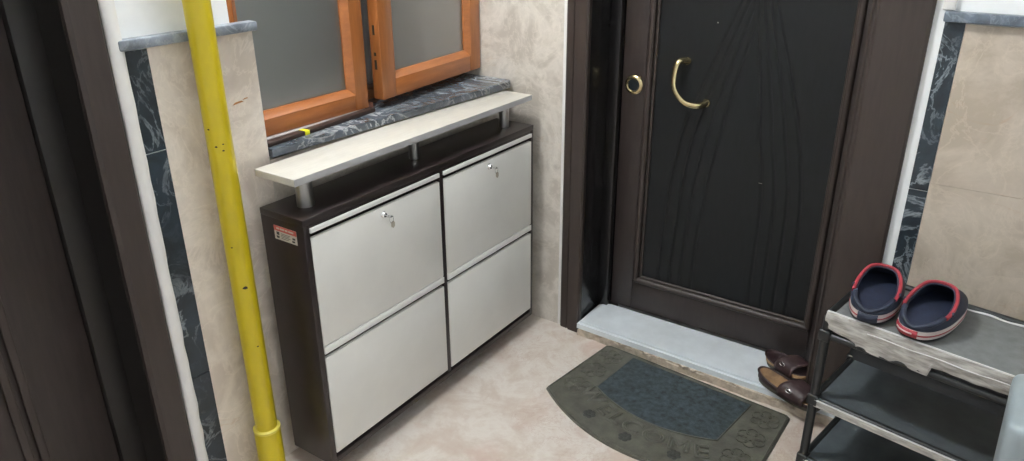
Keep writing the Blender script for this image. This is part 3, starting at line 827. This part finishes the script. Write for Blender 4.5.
# ------------------------------------------------------------------ leather slippers on the step
def slipper(label, loc, rz, pitch, LL, footm, roll=0):
    t = thing('slipper', label, 'slipper', loc, rz, 'brown leather slippers on the doorstep')
    t.rotation_euler = (roll, pitch, rz)
    n = 48
    def out(k):
        r = []
        for i in range(n):
            a = 2*PI*i/n; c, s = math.cos(a), math.sin(a)
            x = LL/2 + LL/2*math.copysign(abs(c)**.82, c)
            w = .040 + .006*c
            r.append(Vector((LL/2+(x-LL/2)*k, w*math.copysign(abs(s)**.85, s)*k*(1-.1*math.exp(-((x/LL-.42)/.16)**2)), 0)))
        return r
    def lift(x): return .012*max(0, 1-x/LL*2.2)**1.5
    def cap(bm, ring):
        for k in range(0, n//2):
            q = [ring[k % n], ring[(k+1) % n], ring[(n-k-1) % n], ring[(n-k) % n]]
            q = list(dict.fromkeys(q))
            if len(q) > 2: bm.faces.new(q)
    def rings(sp):
        bm = BM(); R = [[bm.verts.new((p.x, p.y, z + (lift(p.x) if i_ else 0))) for p in out(k)] for i_, (k, z) in enumerate(sp)]
        for a, b in zip(R, R[1:]):
            for i in range(n): bm.faces.new((a[i], a[(i+1) % n], b[(i+1) % n], b[i]))
        bm.faces.new(R[0][::-1]); cap(bm, R[-1]); return bm
    obj('sole', rings([(.96, 0), (.99, .004), (1.0, .013)]), M['outsole'], t, 50)
    obj('midsole', rings([(1.0, .0125), (1.005, .013), (1.005, .022), (.99, .023)]), M['cork'] if footm is M['leather'] else M['leather'], t, 50)
    obj('footbed', rings([(.98, .0225), (.985, .0245), (.95, .026), (.90, .0235)]), footm, t, 50)
    # raised leather welt round the heel
    P = [p for p in out(1.0) if p.x < LL*.5]
    P.sort(key=lambda p: math.atan2(p.y, -(p.x-LL*.5)))
    obj('welt', add_tube(BM(), [(p.x, p.y, .024+lift(p.x)) for p in P], .0042, 8), M['leather'], t, 60)
    # wide instep strap, an arched band
    bm = BM(); NA, NB = 18, 8; g = []
    for j in range(NB+1):
        u = j/NB; x = LL*(.54 + .34*u)
        row = []
        for i in range(NA+1):
            a = PI*i/NA; w = .047-.003*u
            row.append(bm.verts.new((x + .022*math.cos(a)*(1-u*.6), w*math.copysign(abs(math.cos(a))**.75, math.cos(a)), .012 + (.048-.012*u)*abs(math.sin(a))**.7)))
        g.append(row)
    for j in range(NB):
        for i in range(NA): bm.faces.new((g[j][i], g[j][i+1], g[j+1][i+1], g[j+1][i]))
    s = obj('strap', bm, M['leather'], t, 70); md = s.modifiers.new('thickness', 'SOLIDIFY'); md.thickness = .003; md.offset = -1
    bm = BM(); add_tube(bm, [(LL*.62+.011*math.cos(q), -.0435, .044+.006*math.sin(q)) for q in [2*PI*k/12 for k in range(12)]], .0016, 6, closed=True)
    obj('buckle', bm, M['steel'], s, 60)['label'] = 'small steel buckle'
    return t
slipper('brown slipper with tan footbed at front edge of the doorstep', (1.036, -.006, .0578), rad(-21), 0, .225, M['tan'])
slipper('brown slipper with dark footbed and cork side, against the door behind the other slipper', (1.032, .108, .0578), rad(-33), rad(-9), .185, M['leather'])

# ------------------------------------------------------------------ pale plastic bin at right edge
binx = thing('plastic_bin', 'pale blue-grey plastic bin in front of the shoe rack', 'bin', (1.845, -.60, 0))
def rrect(hx, hy, r, n=8):
    p = []
    for cx, cy, a0 in ((hx-r, hy-r, 0), (-hx+r, hy-r, 90), (-hx+r, -hy+r, 180), (hx-r, -hy+r, 270)):
        for k in range(n+1):
            a = rad(a0+90*k/n); p.append((cx+r*math.cos(a), cy+r*math.sin(a)))
    return p
def loft(sp):
    bm = BM(); R = []
    for hx, hy, r, z in sp: R.append([bm.verts.new((x, y, z)) for x, y in rrect(hx, hy, r)])
    n = len(R[0])
    for a, b in zip(R, R[1:]):
        for i in range(n): bm.faces.new((a[i], a[(i+1) % n], b[(i+1) % n], b[i]))
    bm.faces.new(R[0][::-1]); bm.faces.new(R[-1]); return bm
obj('tub', loft([(.155, .085, .02, 0), (.160, .09, .022, .006), (.186, .112, .024, .555), (.186, .112, .024, .56)]), M['bin'], binx, 50)
obj('lid', loft([(.187, .113, .024, .5605), (.187, .113, .024, .583), (.184, .110, .024, .592), (.176, .102, .022, .597), (.15, .08, .02, .599)]), M['bin'], binx, 50)

# ------------------------------------------------------------------ lamps
def lamp(label, x, y, r, strength, col):
    t = thing('ceiling_lamp', label, 'lamp', (x, y, ZC))
    obj('base_plate', add_lathe(BM(), [(r*.7, 0), (r*.7, -.02), (r*.6, -.03)], (0, 0, 0)), M['steel'], t, 40)
    prof = [(r*.58, -.03)] + [(r*math.sin(a), -.03-.02-r*.85*(1-math.cos(a))*.0 - r*.55*(1+math.cos(PI-a)) ) for a in [PI*k/12 for k in range(4, 12)]]
    prof = [(r*.55, -.03), (r*.9, -.05), (r, -.085), (r*.93, -.12), (r*.7, -.15), (r*.35, -.168), (r*.05, -.172)]
    obj('glass_shade', add_lathe(BM(), prof, (0, 0, 0), seg=32), emit_mat('lit_opal_glass', col, strength), t, 60)
lamp('round opal ceiling lamp above the shoe cabinet', .20, -1.06, .065, 520, (.97, .985, .985))
lamp('added round opal fill lamp, unseen, at the far right of the hallway ceiling', 2.2, -2.6, .14, 9, (.93, .97, 1))  # unseen lamp, added to give a weak cool fill

w = bpy.data.worlds.new('hall_ambient'); S.world = w; w.use_nodes = True
bg = w.node_tree.nodes['Background']; bg.inputs[0].default_value = (.8, .87, 1, 1); bg.inputs[1].default_value = .05

# ------------------------------------------------------------------ camera
cam = bpy.data.cameras.new('camera'); co = bpy.data.objects.new('camera', cam); COL.objects.link(co)
yaw, pitch, roll = rad(34.1713), rad(-23.3531), rad(-.086)
fw = Vector((-math.sin(yaw)*math.cos(pitch), math.cos(yaw)*math.cos(pitch), math.sin(pitch)))
rt = Vector((math.cos(yaw), math.sin(yaw), 0)); upv = rt.cross(fw)
r2 = rt*math.cos(roll)+upv*math.sin(roll); u2 = -rt*math.sin(roll)+upv*math.cos(roll)
m4 = Matrix((r2, u2, -fw)).transposed().to_4x4(); m4.translation = Vector((1.547, -2.1517, 1.4888))
co.matrix_world = m4
cam.sensor_fit = 'HORIZONTAL'; cam.sensor_width = 36; cam.lens = 753.054/1024*36
cam.shift_x = -7.2795/1024; cam.shift_y = -5.0557/1024
cam.clip_start = .02
S.camera = co
S.view_settings.view_transform = 'Standard'; S.view_settings.look = 'None'
S.view_settings.gamma = 1; S.view_settings.use_curve_mapping = False
S.view_settings.exposure = -.04
S.cycles.max_bounces = 10; S.cycles.diffuse_bounces = 6
S.cycles.use_denoising = True
